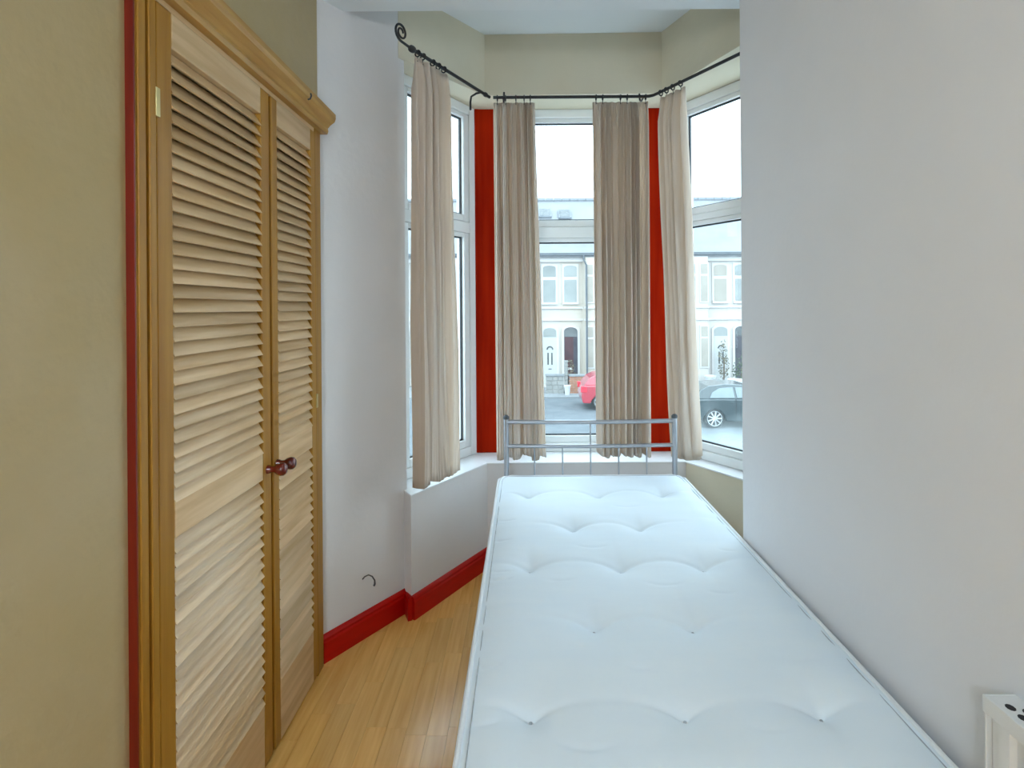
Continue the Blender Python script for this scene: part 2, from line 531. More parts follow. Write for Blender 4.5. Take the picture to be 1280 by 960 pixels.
# windows
def window(name, p0, p1, label, glass, tz=(1.745, 1.805)):
    """upvc window standing on the sill; p0->p1 runs left to right on the inner face"""
    root = empty(name, ((p0[0] + p1[0]) / 2, (p0[1] + p1[1]) / 2, SILL_Z), label, None, None, "structure")
    d = Vector((p1[0] - p0[0], p1[1] - p0[1], 0))
    L = d.length
    d.normalize()
    n = Vector((-d.y, d.x, 0))          # outwards
    O = Vector((p0[0], p0[1], 0))

    def bar(mb, u0, u1, z0, z1, t0, t1):
        vs = []
        for z in (z0, z1):
            for (u, t) in ((u0, t0), (u1, t0), (u1, t1), (u0, t1)):
                q = O + d * u + n * t
                vs.append((q.x, q.y, z))
        mb.add(vs, [(0, 3, 2, 1), (4, 5, 6, 7), (0, 1, 5, 4), (1, 2, 6, 5), (2, 3, 7, 6), (3, 0, 4, 7)])

    z0, z1 = SILL_Z, HEAD_Z
    f = 0.05
    fr = MB()
    bar(fr, 0, f, z0, z1, 0, 0.07)
    bar(fr, L - f, L, z0, z1, 0, 0.07)
    bar(fr, f, L - f, z0, z0 + f, 0, 0.07)
    bar(fr, f, L - f, z1 - f, z1, 0, 0.07)
    frame = fr.build("window_frame", UPVC, root, 0.006)
    tr = MB()
    bar(tr, f, L - f, tz[0], tz[1], 0, 0.07)
    tr.build("transom", UPVC, root, 0.005)
    for (a, b) in ((z0 + f, tz[0]), (tz[1], z1 - f)):
        s = MB()
        g = 0.042
        bar(s, f, f + g, a, b, 0.008, 0.06)
        bar(s, L - f - g, L - f, a, b, 0.008, 0.06)
        bar(s, f + g, L - f - g, a, a + g * 0.9, 0.008, 0.06)
        bar(s, f + g, L - f - g, b - g * 0.55, b, 0.008, 0.06)
        sash = s.build("sash", UPVC, root, 0.004)
        k = MB()
        h = 0.007
        u0, u1, c0, c1 = f + g, L - f - g, a + g * 0.9, b - g * 0.55
        bar(k, u0, u0 + h, c0, c1, 0.027, 0.038)
        bar(k, u1 - h, u1, c0, c1, 0.027, 0.038)
        bar(k, u0 + h, u1 - h, c0, c0 + h, 0.027, 0.038)
        bar(k, u0 + h, u1 - h, c1 - h, c1, 0.027, 0.038)
        k.build("gasket", RUBBER, sash)
        gl = MB()
        bar(gl, u0 + h, u1 - h, c0 + h, c1 - h, 0.033, 0.034)
        # a single pane sheet (inner face only keeps the light straight)
        gl.f = [gl.f[2]]
        gl.build("pane", glass, sash)
    return root


window("window_1", WL, W1, "narrow white framed window on the left side of the bay", GLASS)
window("window_2", (-0.04, 3.11), (0.66, 3.11), "white framed front window of the bay above the headboard", GLASS, (1.725, 1.785))
window("window_3", W2, WR, "white framed window on the right of the bay, misted at the bottom", GLASS_M, (1.79, 1.825))

# ------------------------------------------------------------------ skirting
SKP = [(0, 0), (0.018, 0), (0.018, 0.075), (0.014, 0.082), (0.014, 0.09), (0.008, 0.098), (0.0, 0.102)]


def skirting(name, p, q, label):
    # s points to the right of the run p->q
    return struct(MB().sweep(SKP, (p[0], p[1], 0), (q[0], q[1], 0)).build(name, SKIRT), label)


skirting("baseboard_splay", (A[0] - 0.005, A[1] - 0.01), (B[0], B[1]), "red skirting board beside the wardrobe")
skirting("baseboard_jog", (B[0] - 0.002, B[1] + 0.0), (J[0] + 0.004, J[1] - 0.009), "short return of red skirting at the bay corner")
skirting("baseboard_bay", (J[0], J[1]), (C1[0], C1[1]), "red skirting board under the left bay window")
skirting("baseboard_front", (C1[0], C1[1]), (C2[0], C2[1]), "red skirting behind the bed under the front window")

# ------------------------------------------------------------------ louvred wardrobe
XF = -0.760
wd = empty("louvred_wardrobe", (XF - 0.01, 1.6, 0), "built-in pine wardrobe with two louvred doors and moulded cornice", "wardrobe")
# architrave: moulded strips
ar = MB()
for (ya, yb, xf) in ((1.100, 1.106, -0.764), (1.106, 1.128, -0.760), (1.136, 1.156, -0.758)):
    ar.box(XL, xf, ya, yb, 0, 2.0)
arch = ar.build("architrave", PINE_Z, wd, 0.002)
MB().box(XL, -0.768, 1.128, 1.136, 0, 2.0).build("groove", PINE_RED, arch)
MB().box(XL, -0.763, 1.096, 1.100, 0, 2.0).build("edge_strip", PINE_RED, arch)  # near edge in shade, darkened through its colour
MB().box(XL, -0.762, 2.040, 2.098, 0, 2.0).build("architrave", PINE_Z, wd, 0.003)
MB().box(XL, -0.764, 1.156, 2.042, 1.985, 2.0).build("head_rail", PINE_Y, wd)
crown = MB()
crown.sweep([(0, 0), (0.038, 0), (0.042, 0.012), (0.040, 0.022), (0.05, 0.034), (0.066, 0.046), (0.07, 0.058), (0.07, 0.074), (0, 0.074)],
            (XL, 1.085, 1.998), (XL, 2.118, 1.998), side=(1, 0, 0))
crown.build("cornice", PINE_G, wd)
MB().tube([(-0.716, 1.86, 2.035), (-0.708, 1.86, 2.037), (-0.704, 1.86, 2.047), (-0.706, 1.86, 2.055)], 0.0028, 6).build("hook", IRON, wd)

slat_meshes = {}


def louvre_door(y0, y1, knob_y, label):
    st = 0.052 if y1 - y0 > 0.4 else 0.040
    xb = -0.788
    z0, z1 = 0.012, 1.982
    m = MB()
    d = MB().box(xb, XF, y0, y0 + st, z0, z1).build("door", PINE_Z, wd, 0.003)
    tag(d, label)
    MB().box(xb, XF, y1 - st, y1, z0, z1).build("stile", PINE_Z, d, 0.003)
    la, lb = y0 + st, y1 - st
    MB().box(xb, XF, la, lb, 1.905, z1).build("rail", PINE_Y, d, 0.002)
    MB().box(xb, XF, la, lb, 0.845, 0.925).build("rail", PINE_Y, d, 0.002)
    MB().box(xb, XF, la, lb, z0, 0.20).build("rail", PINE_Y, d, 0.002)
    key = round(lb - la, 3)
    sl = MB()
    L = lb - la
    # tilted slat: outer edge low
    prof = [(0.0005, -0.0190), (0.0055, -0.0180), (-0.0175, 0.0198), (-0.0222, 0.0180)]
    n = len(prof)
    vs = [(a, 0, b) for a, b in prof] + [(a, L, b) for a, b in prof]
    fs = [tuple(range(n)), tuple(range(n, 2 * n))[::-1]] + [((i + 1) % n, i, n + i, n + (i + 1) % n) for i in range(n)]
    sl.add(vs, fs)
    me = sl.mesh("slat", PINE_Y)
    for (za, zb, cnt) in ((0.925, 1.905, 31), (0.20, 0.845, 21)):
        dz = (zb - za) / cnt
        for i in range(cnt):
            s = bpy.data.objects.new("slat", me)
            link(s, d)
            s.location = (XF - 0.003, la, za + dz * (i + 0.5))
    kn = MB().lathe([(0.013, -0.002), (0.012, 0.006), (0.009, 0.012), (0.010, 0.022), (0.016, 0.030), (0.019, 0.040), (0.018, 0.049), (0.012, 0.055), (0.004, 0.057)],
                    (XF, knob_y, 0.868), (1, 0, 0), 22).build("knob", KNOB, d)
    return d


d1 = louvre_door(1.160, 1.672, 1.648, "wider louvred pine door nearest the viewer")
d2 = louvre_door(1.686, 2.036, 1.712, "narrower louvred pine door beside the pale wall")
hg = MB()
hg.box(-0.762, -0.7555, 1.153, 1.166, 1.74, 1.80)
hg.build("hinge", BRASS, d1, 0.001)
hg = MB()
hg.box(-0.762, -0.7555, 2.030, 2.043, 0.98, 1.03)
hg.build("hinge", BRASS, d2, 0.001)

# ------------------------------------------------------------------ loose wire on the splayed wall
wp = lambda t, dz, o: (A[0] + (B[0] - A[0]) * t + 0.86 * o, A[1] + (B[1] - A[1]) * t - 0.5 * o, dz)
tag(MB().tube([wp(.43, .235, .0), wp(.435, .248, .012), wp(.46, .252, .020), wp(.49, .242, .026), wp(.515, .222, .028), wp(.52, .205, .026), wp(.515, .198, .024)],
              [.0028, .0026, .0026, .0028, .003, .0042, .0042], 7).build("loose_wire", WIRE),
    "short loose wire sticking out of the pale wall above the skirting", "wire")

# ------------------------------------------------------------------ curtain rods
ROD_Z = 2.384
RL0, RL1 = (-0.452, 2.249), (-0.168, 2.781)
RF0, RF1, RF2 = (-0.150, 2.785), (0.640, 2.785), (0.915, 2.29)
rod = empty("curtain_rod", (RL0[0], RL0[1], ROD_Z), "black iron curtain rod with scroll finial over the left window", "curtain rod")
v = Vector((RL1[0] - RL0[0], RL1[1] - RL0[1], 0)).normalized()
P0 = Vector((RL0[0], RL0[1], ROD_Z))
MB().tube([(RL0[0], RL0[1], ROD_Z), (RL1[0], RL1[1], ROD_Z)], 0.0075, 12).build("pole", IRON, rod)
sp = []
rr = []
for i in range(46):
    t = i / 45
    if t < 0.25:
        q = t / 0.25
        sp.append(P0 - v * (0.055 * q) + Vector((0, 0, 0.004 * q)))
    else:
        q = (t - 0.25) / 0.75
        ang = -math.pi / 2 - q * 3.5 * math.pi
        rad = 0.036 * (1 - 0.72 * q)
        c = P0 - v * 0.055 + Vector((0, 0, 0.040))
        sp.append(c + v * (math.cos(ang) * rad) + Vector((0, 0, math.sin(ang) * rad)))
    rr.append(0.0055 - 0.002 * t)
MB().tube(sp, rr, 8).build("finial", IRON, rod)
MB().lathe([(0.008, -0.016), (0.013, -0.010), (0.0145, 0.0), (0.013, 0.010), (0.008, 0.016)], P0 + v * 0.01, v, 16).build("collar", IRON, rod)
q = P0 + v * 0.53
nrm = Vector((-v.y, v.x, 0))
MB().tube([q, q + nrm * 0.03, q + nrm * 0.06 + Vector((0, 0, -0.01)), q + nrm * 0.065 + Vector((0, 0, -0.035)), q + nrm * 0.065 + Vector((0, 0, -0.075))], 0.005, 8).build("bracket", IRON, rod)
MB().lathe([(0.007, -0.01), (0.011, -0.006), (0.011, 0.006), (0.007, 0.01)], P0 + v * 0.565, v, 14).build("collar", IRON, rod)

rod2 = empty("curtain_rod", (RF0[0], RF0[1], ROD_Z), "long black iron curtain rod bending from the front to the right window", "curtain rod")
pts = [(RF0[0], RF0[1], ROD_Z)]
pts += [(RF1[0] - 0.04, RF1[1], ROD_Z), (RF1[0] - 0.015, RF1[1] - 0.003, ROD_Z), (RF1[0] + 0.004, RF1[1] - 0.016, ROD_Z), (RF1[0] + 0.02, RF1[1] - 0.04, ROD_Z)]
pts += [(RF2[0], RF2[1], ROD_Z), (1.05, 2.05, ROD_Z)]
MB().tube(pts, 0.0075, 12).build("pole", IRON, rod2)
for bx_, by_, nx, ny in ((-0.10, 2.785, 0, 1), (0.60, 2.785, 0, 1)):
    MB().tube([(bx_, by_, ROD_Z), (bx_, by_ + 0.07, ROD_Z), (bx_, by_ + 0.10, ROD_Z + 0.02), (bx_, by_ + 0.118, ROD_Z + 0.07)], 0.005, 8).build("bracket", IRON, rod2)


# ------------------------------------------------------------------ curtains
def curtain(label, a, b, b_bot_shift, a_bot_shift, zb, folds, amp, seed, rings, outward, flare=(1.0, 1.2)):
    rnd = random.Random(seed)
    a, b = Vector((*a, 0)), Vector((*b, 0))
    d0 = (b - a)
    L = d0.length
    d0.normalize()
    n = Vector((-d0.y, d0.x, 0))
    NS, NV = folds * 22, 44
    ztop = ROD_Z - 0.022
    mb = MB()
    ph = [rnd.uniform(0, 6.28) for _ in range(6)]
    # folds of unequal width
    kn = [0.0]
    for i in range(folds):
        kn.append(kn[-1] + rnd.uniform(0.5, 1.7))
    kn = [k / kn[-1] for k in kn]
    am = [rnd.uniform(0.5, 1.35) for _ in range(folds + 1)]
    for j in range(NV + 1):
        t = j / NV
        for i in range(NS + 1):
            s = i / NS
            k = 0
            while k < folds - 1 and s > kn[k + 1]:
                k += 1
            q = (s - kn[k]) / (kn[k + 1] - kn[k])
            drift = 0.16 * math.sin(2.2 * t + ph[0] + 5 * s) * t
            phase = 2 * math.pi * (q + k) + drift * 2.5
            am_s = am[k] * (1 - q) + am[k + 1] * q
            head = min(1.0, t / 0.07)
            A_ = amp * am_s * (flare[0] + (flare[1] - flare[0]) * t) * (0.45 + 0.55 * head)
            off_ = A_ * math.sin(phase) + 0.35 * A_ * math.sin(2 * phase + ph[1] + 1.5 * t) + 0.12 * A_ * math.sin(5 * phase + ph[4] + 3 * t)
            off_ += 0.006 * math.sin(3.1 * t * 3 + ph[2] + 9 * s) * t
            if t < 0.06:
                off_ += 0.004 * math.sin(phase * 3)
            side = 0.25 * A_ * math.cos(phase) * t
            base = (a + a_bot_shift * t ** 1.3) * (1 - s) + (b + b_bot_shift * (t ** 0.9)) * s
            p = base + n * (off_ + outward) + d0 * side
            z = ztop + (zb - ztop) * t
            if t > 0.93:
                z += 0.012 * math.sin(phase * 0.5 + ph[3]) * (t - 0.93) / 0.07
            if t < 0.02:
                z += 0.006 * math.sin(phase)
            mb.v.append((p.x, p.y, z))
    for j in range(NV):
        for i in range(NS):
            k = j * (NS + 1) + i
            mb.f.append((k, k + 1, k + NS + 2, k + NS + 1))
    mb.smooth = True
    root = empty("curtain", ((a.x + b.x) / 2, (a.y + b.y) / 2, zb), label, "curtain")
    me = mb.mesh("drape", CURT)
    me.polygons.foreach_set("use_smooth", [True] * len(me.polygons))
    dr = bpy.data.objects.new("drape", me)
    link(dr, root)
    sd = dr.modifiers.new("thickness", 'SOLIDIFY')
    sd.thickness = 0.0016
    for r in rings:
        c = a + (b - a) * r
        ring = []
        for k in range(16):
            th = 2 * math.pi * k / 16
            ring.append((c.x + n.x * 0.0125 * math.cos(th), c.y + n.y * 0.0125 * math.cos(th), ROD_Z - 0.004 + 0.0125 * math.sin(th)))
        MB().tube(ring, 0.0032, 6, closed=True).build("curtain_ring", IRON, root)
        MB().tube([(c.x, c.y, ROD_Z - 0.016), (c.x + n.x * .006, c.y + n.y * .006, ROD_Z - 0.03), (c.x, c.y, ROD_Z - 0.036)], 0.0018, 5).build("hook", IRON, root)
    return root


ul = v
lc0 = (RL0[0] + ul.x * 0.037, RL0[1] + ul.y * 0.037)
lc1 = (RL0[0] + ul.x * 0.255, RL0[1] + ul.y * 0.255)
curtain("beige curtain on the far left, hanging below the scroll finial", lc0, lc1, Vector((0.022, 0.035, 0)), Vector((0, 0, 0)), 0.612, 5, 0.026, 3,
        (0.04, 0.2, 0.5, 0.68, 0.86), 0.0)
curtain("beige curtain beside the left red post, behind the headboard", (-0.150, 2.785), (0.055, 2.785), Vector((0.035, 0.0, 0)), Vector((0.0, 0, 0)), 0.592, 6, 0.030, 11,
        (0.1, 0.3, 0.55, 0.75, 0.9), 0.016)
curtain("wide beige curtain on the right part of the front window", (0.345, 2.785), (0.622, 2.785), Vector((-0.010, 0.0, 0)), Vector((0.006, 0, 0)), 0.600, 9, 0.032, 23,
        (0.06, 0.18, 0.5, 0.62, 0.95), 0.016)
vr = Vector((RF2[0] - RF1[0], RF2[1] - RF1[1], 0)).normalized()
rc0 = (0.660, 2.749)
rc1 = (0.742, 2.601)
curtain("beige curtain slanting outward beside the right window", rc0, rc1, Vector((0.108, 0.16, 0)), Vector((0.078, 0.055, 0)), 0.588, 5, 0.028, 31,
        (0.12, 0.35, 0.6, 0.9), 0.012)

# ------------------------------------------------------------------ bed
MX0, MX1, MY0, MY1, MZ0, MZT = -0.130, 0.748, 0.905, 2.685, 0.335, 0.540
bed = empty("bed_frame", (0.31, 1.8, 0), "silver metal single bed frame with tubular headboard", "bed")
HY = 2.715
for px in (-0.094, 0.722):
    post = MB().tube([(px, HY, 0.0), (px, HY, 0.80)], 0.0125, 14).build("post", STEEL, bed)
    MB().lathe([(0.0135, 0), (0.0145, 0.004), (0.0145, 0.012), (0.009, 0.018), (0.003, 0.020)], (px, HY, 0.798), (0, 0, 1), 14).build("cap", GUTTER, post)


def rail(z, r, bow):
    pts = []
    for i in range(17):
        t = i / 16
        pts.append((-0.094 + 0.816 * t, HY, z + bow * math.sin(math.pi * t)))
    return MB().tube(pts, r, 12)


rail(0.785, 0.0105, -0.004).build("top_rail", STEEL, bed)
rail(0.668, 0.0095, -0.004).build("middle_rail", STEEL, bed)
rail(0.40, 0.0105, 0.0).build("lower_rail", STEEL, bed)
for i in range(5):
    px = -0.094 + 0.816 * (i + 1) / 6
    top = 0.782 if i == 2 else 0.666
    MB().tube([(px, HY, 0.40), (px, HY, top)], 0.0038, 8).build("spindle", STEEL, bed)
for px in (-0.098, 0.716):
    MB().box(px - 0.012, px + 0.012, 0.915, HY - 0.012, 0.27, 0.31).build("side_rail", STEEL, bed, 0.003)
for px in (-0.094, 0.716):
    MB().tube([(px, 0.935, 0.0), (px, 0.935, 0.33)], 0.0125, 12).build("leg", STEEL, bed)
MB().tube([(-0.094, 0.935, 0.29), (0.716, 0.935, 0.29)], 0.011, 12).build("foot_rail", STEEL, bed)
sm = MB().box(-0.09, 0.708, -0.035, 0.035, -0.010, 0.010).mesh("bed_slat", PINE_Y)
for i in range(11):
    s = bpy.data.objects.new("bed_slat", sm)
    link(s, bed)
    s.location = (0.0, 1.0 + i * 0.163, 0.322)

mt = empty("mattress", ((MX0 + MX1) / 2, (MY0 + MY1) / 2, MZ0), "white button-tufted single mattress lying on the bed", "mattress")
tufts = [(2.405, (.010, .309, .578)), (2.05, (.170, .415)), (1.738, (.010, .292, .548)), (1.420, (.170, .420)), (1.114, (.006, .313, .584))]
TP = [(xx, yy) for yy, xs in tufts for xx in xs]


CREASES = [(-.075, 1.70, .03, .003), (-.078, 1.647, .03, .003), (-.085, 1.25, .028, .003), (-.087, 1.08, .03, .003), (.114, 1.012, .05, .003),
           (.25, 1.233, .03, .002), (.12, 1.308, .03, .002), (.62, 1.26, .05, .002), (.10, 1.63, .04, .002), (.40, 1.60, .05, .0018), (.22, 1.86, .05, .0015),
           (.55, 1.55, .04, .002), (.46, 1.05, .04, .002), (-.07, 2.1, .03, .0025), (-.08, 1.92, .025, .0025), (.66, 1.82, .03, .002), (.40, 2.22, .05, .0015)]


def topz(x, y):
    # sheet height: soft crown, sinking at the buttons, with folds running out of them
    u = min(x - MX0, MX1 - x)
    w_ = min(y - MY0, MY1 - y)
    eedge = min(1.0, max(0.0, min(u, w_)) / 0.10)
    z = MZT - 0.012 + 0.016 * (eedge * (2 - eedge))
    for (tx, ty) in TP:
        dx, dy = x - tx, y - ty
        r2 = dx * dx + dy * dy
        if r2 < 0.09:
            r = math.sqrt(r2)
            z -= 0.017 * math.exp(-r / 0.035) + 0.010 * math.exp(-r2 / 0.0045)
            # valley creases running sideways from each button
            dc = dy - 0.30 * abs(dx) + 0.9 * dx * dx
            z -= 0.0075 * math.exp(-(dc / (0.008 + 0.06 * abs(dx))) ** 2) * math.exp(-abs(dx) / 0.075)
            z -= 0.004 * math.exp(-(dx / 0.016) ** 2) * math.exp(-abs(dy) / 0.05)
    z += 0.0022 * math.sin(9 * x + 3 * math.sin(4 * y)) * math.sin(7 * y + 1.3) * eedge
    for (cx_, cy_, hl, dpt) in CREASES:
        if abs(y - cy_) < 0.05 and abs(x - cx_) < hl * 1.6:
            z -= dpt * math.exp(-((y - cy_ - 0.25 * (x - cx_) * (x - cx_) / hl) / 0.008) ** 2) * math.exp(-((x - cx_) / hl) ** 4)
    # short puckers along the side seam
    z += 0.0016 * math.sin(y * 41 + 2 * math.sin(9 * y)) * math.exp(-(u / 0.07) ** 2) * (0.5 + 0.5 * math.sin(6.1 * y)) * min(1, u / 0.01)
    return z


def rounded_outline(rc, inset, npt):
    x0, x1, y0, y1 = MX0 + inset, MX1 - inset, MY0 + inset, MY1 - inset
    rc = max(rc - inset, 0.01)
    out = []
    for cx, cy, a0 in ((x1 - rc, y1 - rc, 0), (x0 + rc, y1 - rc, 90), (x0 + rc, y0 + rc, 180), (x1 - rc, y0 + rc, 270)):
        for k in range(npt + 1):
            a = R(a0 + 90 * k / npt)
            out.append((cx + rc * math.cos(a), cy + rc * math.sin(a)))
    return out


# top sheet as a grid whose border follows the rounded outline
def squash(x, y, rc=0.075):
    """pull grid points into the rounded rectangle"""
    cx = min(max(x, MX0 + rc), MX1 - rc)
    cy = min(max(y, MY0 + rc), MY1 - rc)
    dx, dy = x - cx, y - cy
    if dx == 0 or dy == 0:
        return x, y
    m = max(abs(dx), abs(dy))
    l = math.hypot(dx, dy)
    return cx + dx * m / l, cy + dy * m / l


NX, NY = 190, 380
g = MB()
for j in range(NY + 1):
    for i in range(NX + 1):
        x_, y_ = squash(MX0 + (MX1 - MX0) * i / NX, MY0 + (MY1 - MY0) * j / NY)
        g.v.append((x_, y_, topz(x_, y_)))
for j in range(NY):
    for i in range(NX):
        k = j * (NX + 1) + i
        g.f.append((k, k + 1, k + NX + 2, k + NX + 1))
g.smooth = True
top = g.build("top_panel", TICK, mt)
top.data.polygons.foreach_set("use_smooth", [True] * len(top.data.polygons))
# border with a soft bulge
ol = rounded_outline(0.075, 0.0, 8)
bd = MB()
lev = 7
for j in range(lev + 1):
    t = j / lev
    bul = 0.006 * math.sin(math.pi * t)
    for (x_, y_) in ol:
        cx, cy = (MX0 + MX1) / 2, (MY0 + MY1) / 2
        dx, dy = x_ - cx, y_ - cy
        bd.v.append((x_ + bul * (1 if dx > 0 else -1) * 0.5, y_ + bul * (1 if dy > 0 else -1) * 0.5, MZ0 + (MZT - 0.012 - MZ0) * t))
n_ = len(ol)
for j in range(lev):
    for i in range(n_):
        i2 = (i + 1) % n_
        bd.f.append((j * n_ + i, j * n_ + i2, (j + 1) * n_ + i2, (j + 1) * n_ + i))
bd.f.append(tuple(range(n_))[::-1])
bd.smooth = True
bd.build("border", TICK, mt)
for zz in (MZT - 0.0105, MZ0 + 0.004):
    MB().tube([(x_, y_, zz + (0.0015 * math.sin(i * 1.7) if zz > 0.5 else 0)) for i, (x_, y_) in enumerate(rounded_outline(0.075, 0.002, 10))], 0.006, 8, closed=True).build("piping", PIPING, mt)
MB().tube([(x_, y_, topz(x_, y_) + 0.0002) for (x_, y_) in rounded_outline(0.075, 0.020, 10)] , 0.0013, 6, closed=True).build("seam", TUFT, mt)
# piping seam sits as its own ridge; buttons in the dimples
for (tx, ty) in TP:
    zt = topz(tx, ty)
    b_ = MB().lathe([(0.0095, 0.0), (0.0105, 0.003), (0.009, 0.006), (0.004, 0.0075)], (tx, ty, zt - 0.002), (0, 0, 1), 14).build("button", PIPING, mt)
    MB().lathe([(0.0032, 0.0), (0.0036, 0.003), (0.001, 0.005)], (tx, ty, zt + 0.0045), (0, 0, 1), 8).build("tuft", TUFT, b_)

# ------------------------------------------------------------------ radiator
rad = empty("radiator", (0.735, 0.55, 0.12), "white panel radiator with a slotted top grille on the right wall", "radiator")
RX0, RX1, RY0, RY1, RZ0, RZ1 = 0.714, 0.766, 0.22, 0.880, 0.16, 0.728
# front panel with pressed flutes
prof = []
yv = RY0 + 0.012
pan = MB()
outl = [(RX0 + 0.012, RY0 + 0.004)]
fl_n = 15
step = (RY1 - RY0 - 0.02) / fl_n
for i in range(fl_n):
    ya = RY0 + 0.01 + i * step
    outl += [(RX0 + 0.001, ya + step * 0.10), (RX0 + 0.001, ya + step * 0.55), (RX0 + 0.007, ya + step * 0.68), (RX0 + 0.007, ya + step * 0.95)]
outl += [(RX0 + 0.012, RY1 - 0.004)]
pan.prism(outl + [(RX0 + 0.02, RY1 - 0.004), (RX0 + 0.02, RY0 + 0.004)], RZ0 + 0.02, RZ1 - 0.022)
pan.build("front_panel", RADW, rad)
MB().box(RX0, RX0 + 0.004, RY0, RY1, RZ1 - 0.026, RZ1).build("top_lip", RADW, rad, 0.0015)
MB().box(RX0, RX0 + 0.004, RY0, RY1, RZ0, RZ0 + 0.022).build("bottom_lip", RADW, rad, 0.0015)
for ya in (RY0, RY1 - 0.004):
    MB().box(RX0 + 0.003, RX1, ya, ya + 0.004, RZ0, RZ1).build("side_cover", RADW, rad, 0.0015)
gr = MB().box(RX0 + 0.003, RX1, RY0 + 0.004, RY1 - 0.004, RZ1 - 0.006, RZ1 - 0.001).build("grille", RADW, rad)
sh = MB().lathe([(0.0075, 0), (0.0075, 0.001)], (0, 0, 0), (0, 0, 1), 10)
sh.v = [(a * 0.85, b * 1.0, c) for a, b, c in sh.v]
shm = sh.mesh("grille_slot", SLOT)
for r_, xx in enumerate((RX0 + 0.019, RX0 + 0.036)):
    for k in range(28):
        yq = RY1 - 0.03 - k * 0.022 - (0.011 if r_ else 0)
        s = bpy.data.objects.new("grille_slot", shm)
        link(s, gr)
        s.location = (xx, yq, RZ1 - 0.0014)
MB().box(RX0 + 0.02, RX1, RY0 + 0.006, RY1 - 0.006, RZ0 + 0.02, RZ1 - 0.006).build("convector_body", RADW, rad)
MB().tube([(0.745, 0.80, 0.0), (0.745, 0.80, 0.165)], 0.008, 10).build("pipe", STEEL, rad)
MB().tube([(0.745, 0.30, 0.0), (0.745, 0.30, 0.165)], 0.008, 10).build("pipe", STEEL, rad)

# ------------------------------------------------------------------ unseen globe lamp added behind the viewer as fill to brighten the room
LX, LY, LZ = -0.50, -1.15, 1.80
lp = empty("fill_lamp", (LX, LY, 0), "added globe fill lamp, unseen in the corner behind the viewer", "lamp")
MB().lathe([(0.13, 0), (0.13, 0.012), (0.12, 0.02), (0.02, 0.026)], (LX, LY, 0), (0, 0, 1), 28).build("base", IRON, lp)
MB().tube([(LX, LY, 0.02), (LX, LY, LZ - 0.125)], 0.010, 12).build("pole", IRON, lp)
MB().lathe([(0.03, 0), (0.045, 0.012), (0.045, 0.03)], (LX, LY, LZ - 0.145), (0, 0, 1), 20).build("holder", IRON, lp)
MB().lathe([(max(0.12 * math.sin(math.pi * k / 16), 0.001), -0.12 * math.cos(math.pi * k / 16)) for k in range(17)], (LX, LY, LZ), (0, 0, 1), 24).build("globe", FILLG, lp)

# ================================================================== outside
GZ = -1.80
HYF = 22.0           # house fronts
struct(MB().box(-40, 50, 3.6, 19.2, GZ - 0.3, GZ).build("road", ASPHALT), "grey asphalt road outside the windows")
struct(MB().box(-40, 50, 19.2, 21.0, GZ - 0.3, GZ + 0.06).build("pavement", PAVE), "pale pavement along the far side of the road")
struct(MB().box(-40, 50, 21.0, 30.0, GZ - 0.3, GZ + 0.05).build("front_gardens", PAVE), "paved front gardens of the houses opposite")
# front of the house the room belongs to, below the bay
struct(MB().box(-1.2, 1.6, BACK_Y, 2.0, GZ, -0.16).build("foundation", STONE), "stone base of the house below the room")

PC = 1.383
PER = 6.70
HW = PER / 2


def arch_poly(xc, wd_, z0, zs, rise, n=8):
    pts = [(xc - wd_ / 2, z0), (xc + wd_ / 2, z0)]
    for k in range(n + 1):
        a = math.pi * k / n
        pts.append((xc + wd_ / 2 * math.cos(a), zs + rise * math.sin(a)))
    return pts


def xz_prism(poly, y0, y1):
    m = MB()
    n = len(poly)
    vs = [(x_, y0, z_) for x_, z_ in poly] + [(x_, y1, z_) for x_, z_ in poly]
    fs = [tuple(range(n)), tuple(range(n, 2 * n))[::-1]] + [((i + 1) % n, i, n + i, n + (i + 1) % n) for i in range(n)]
    m.add(vs, fs)
    return m


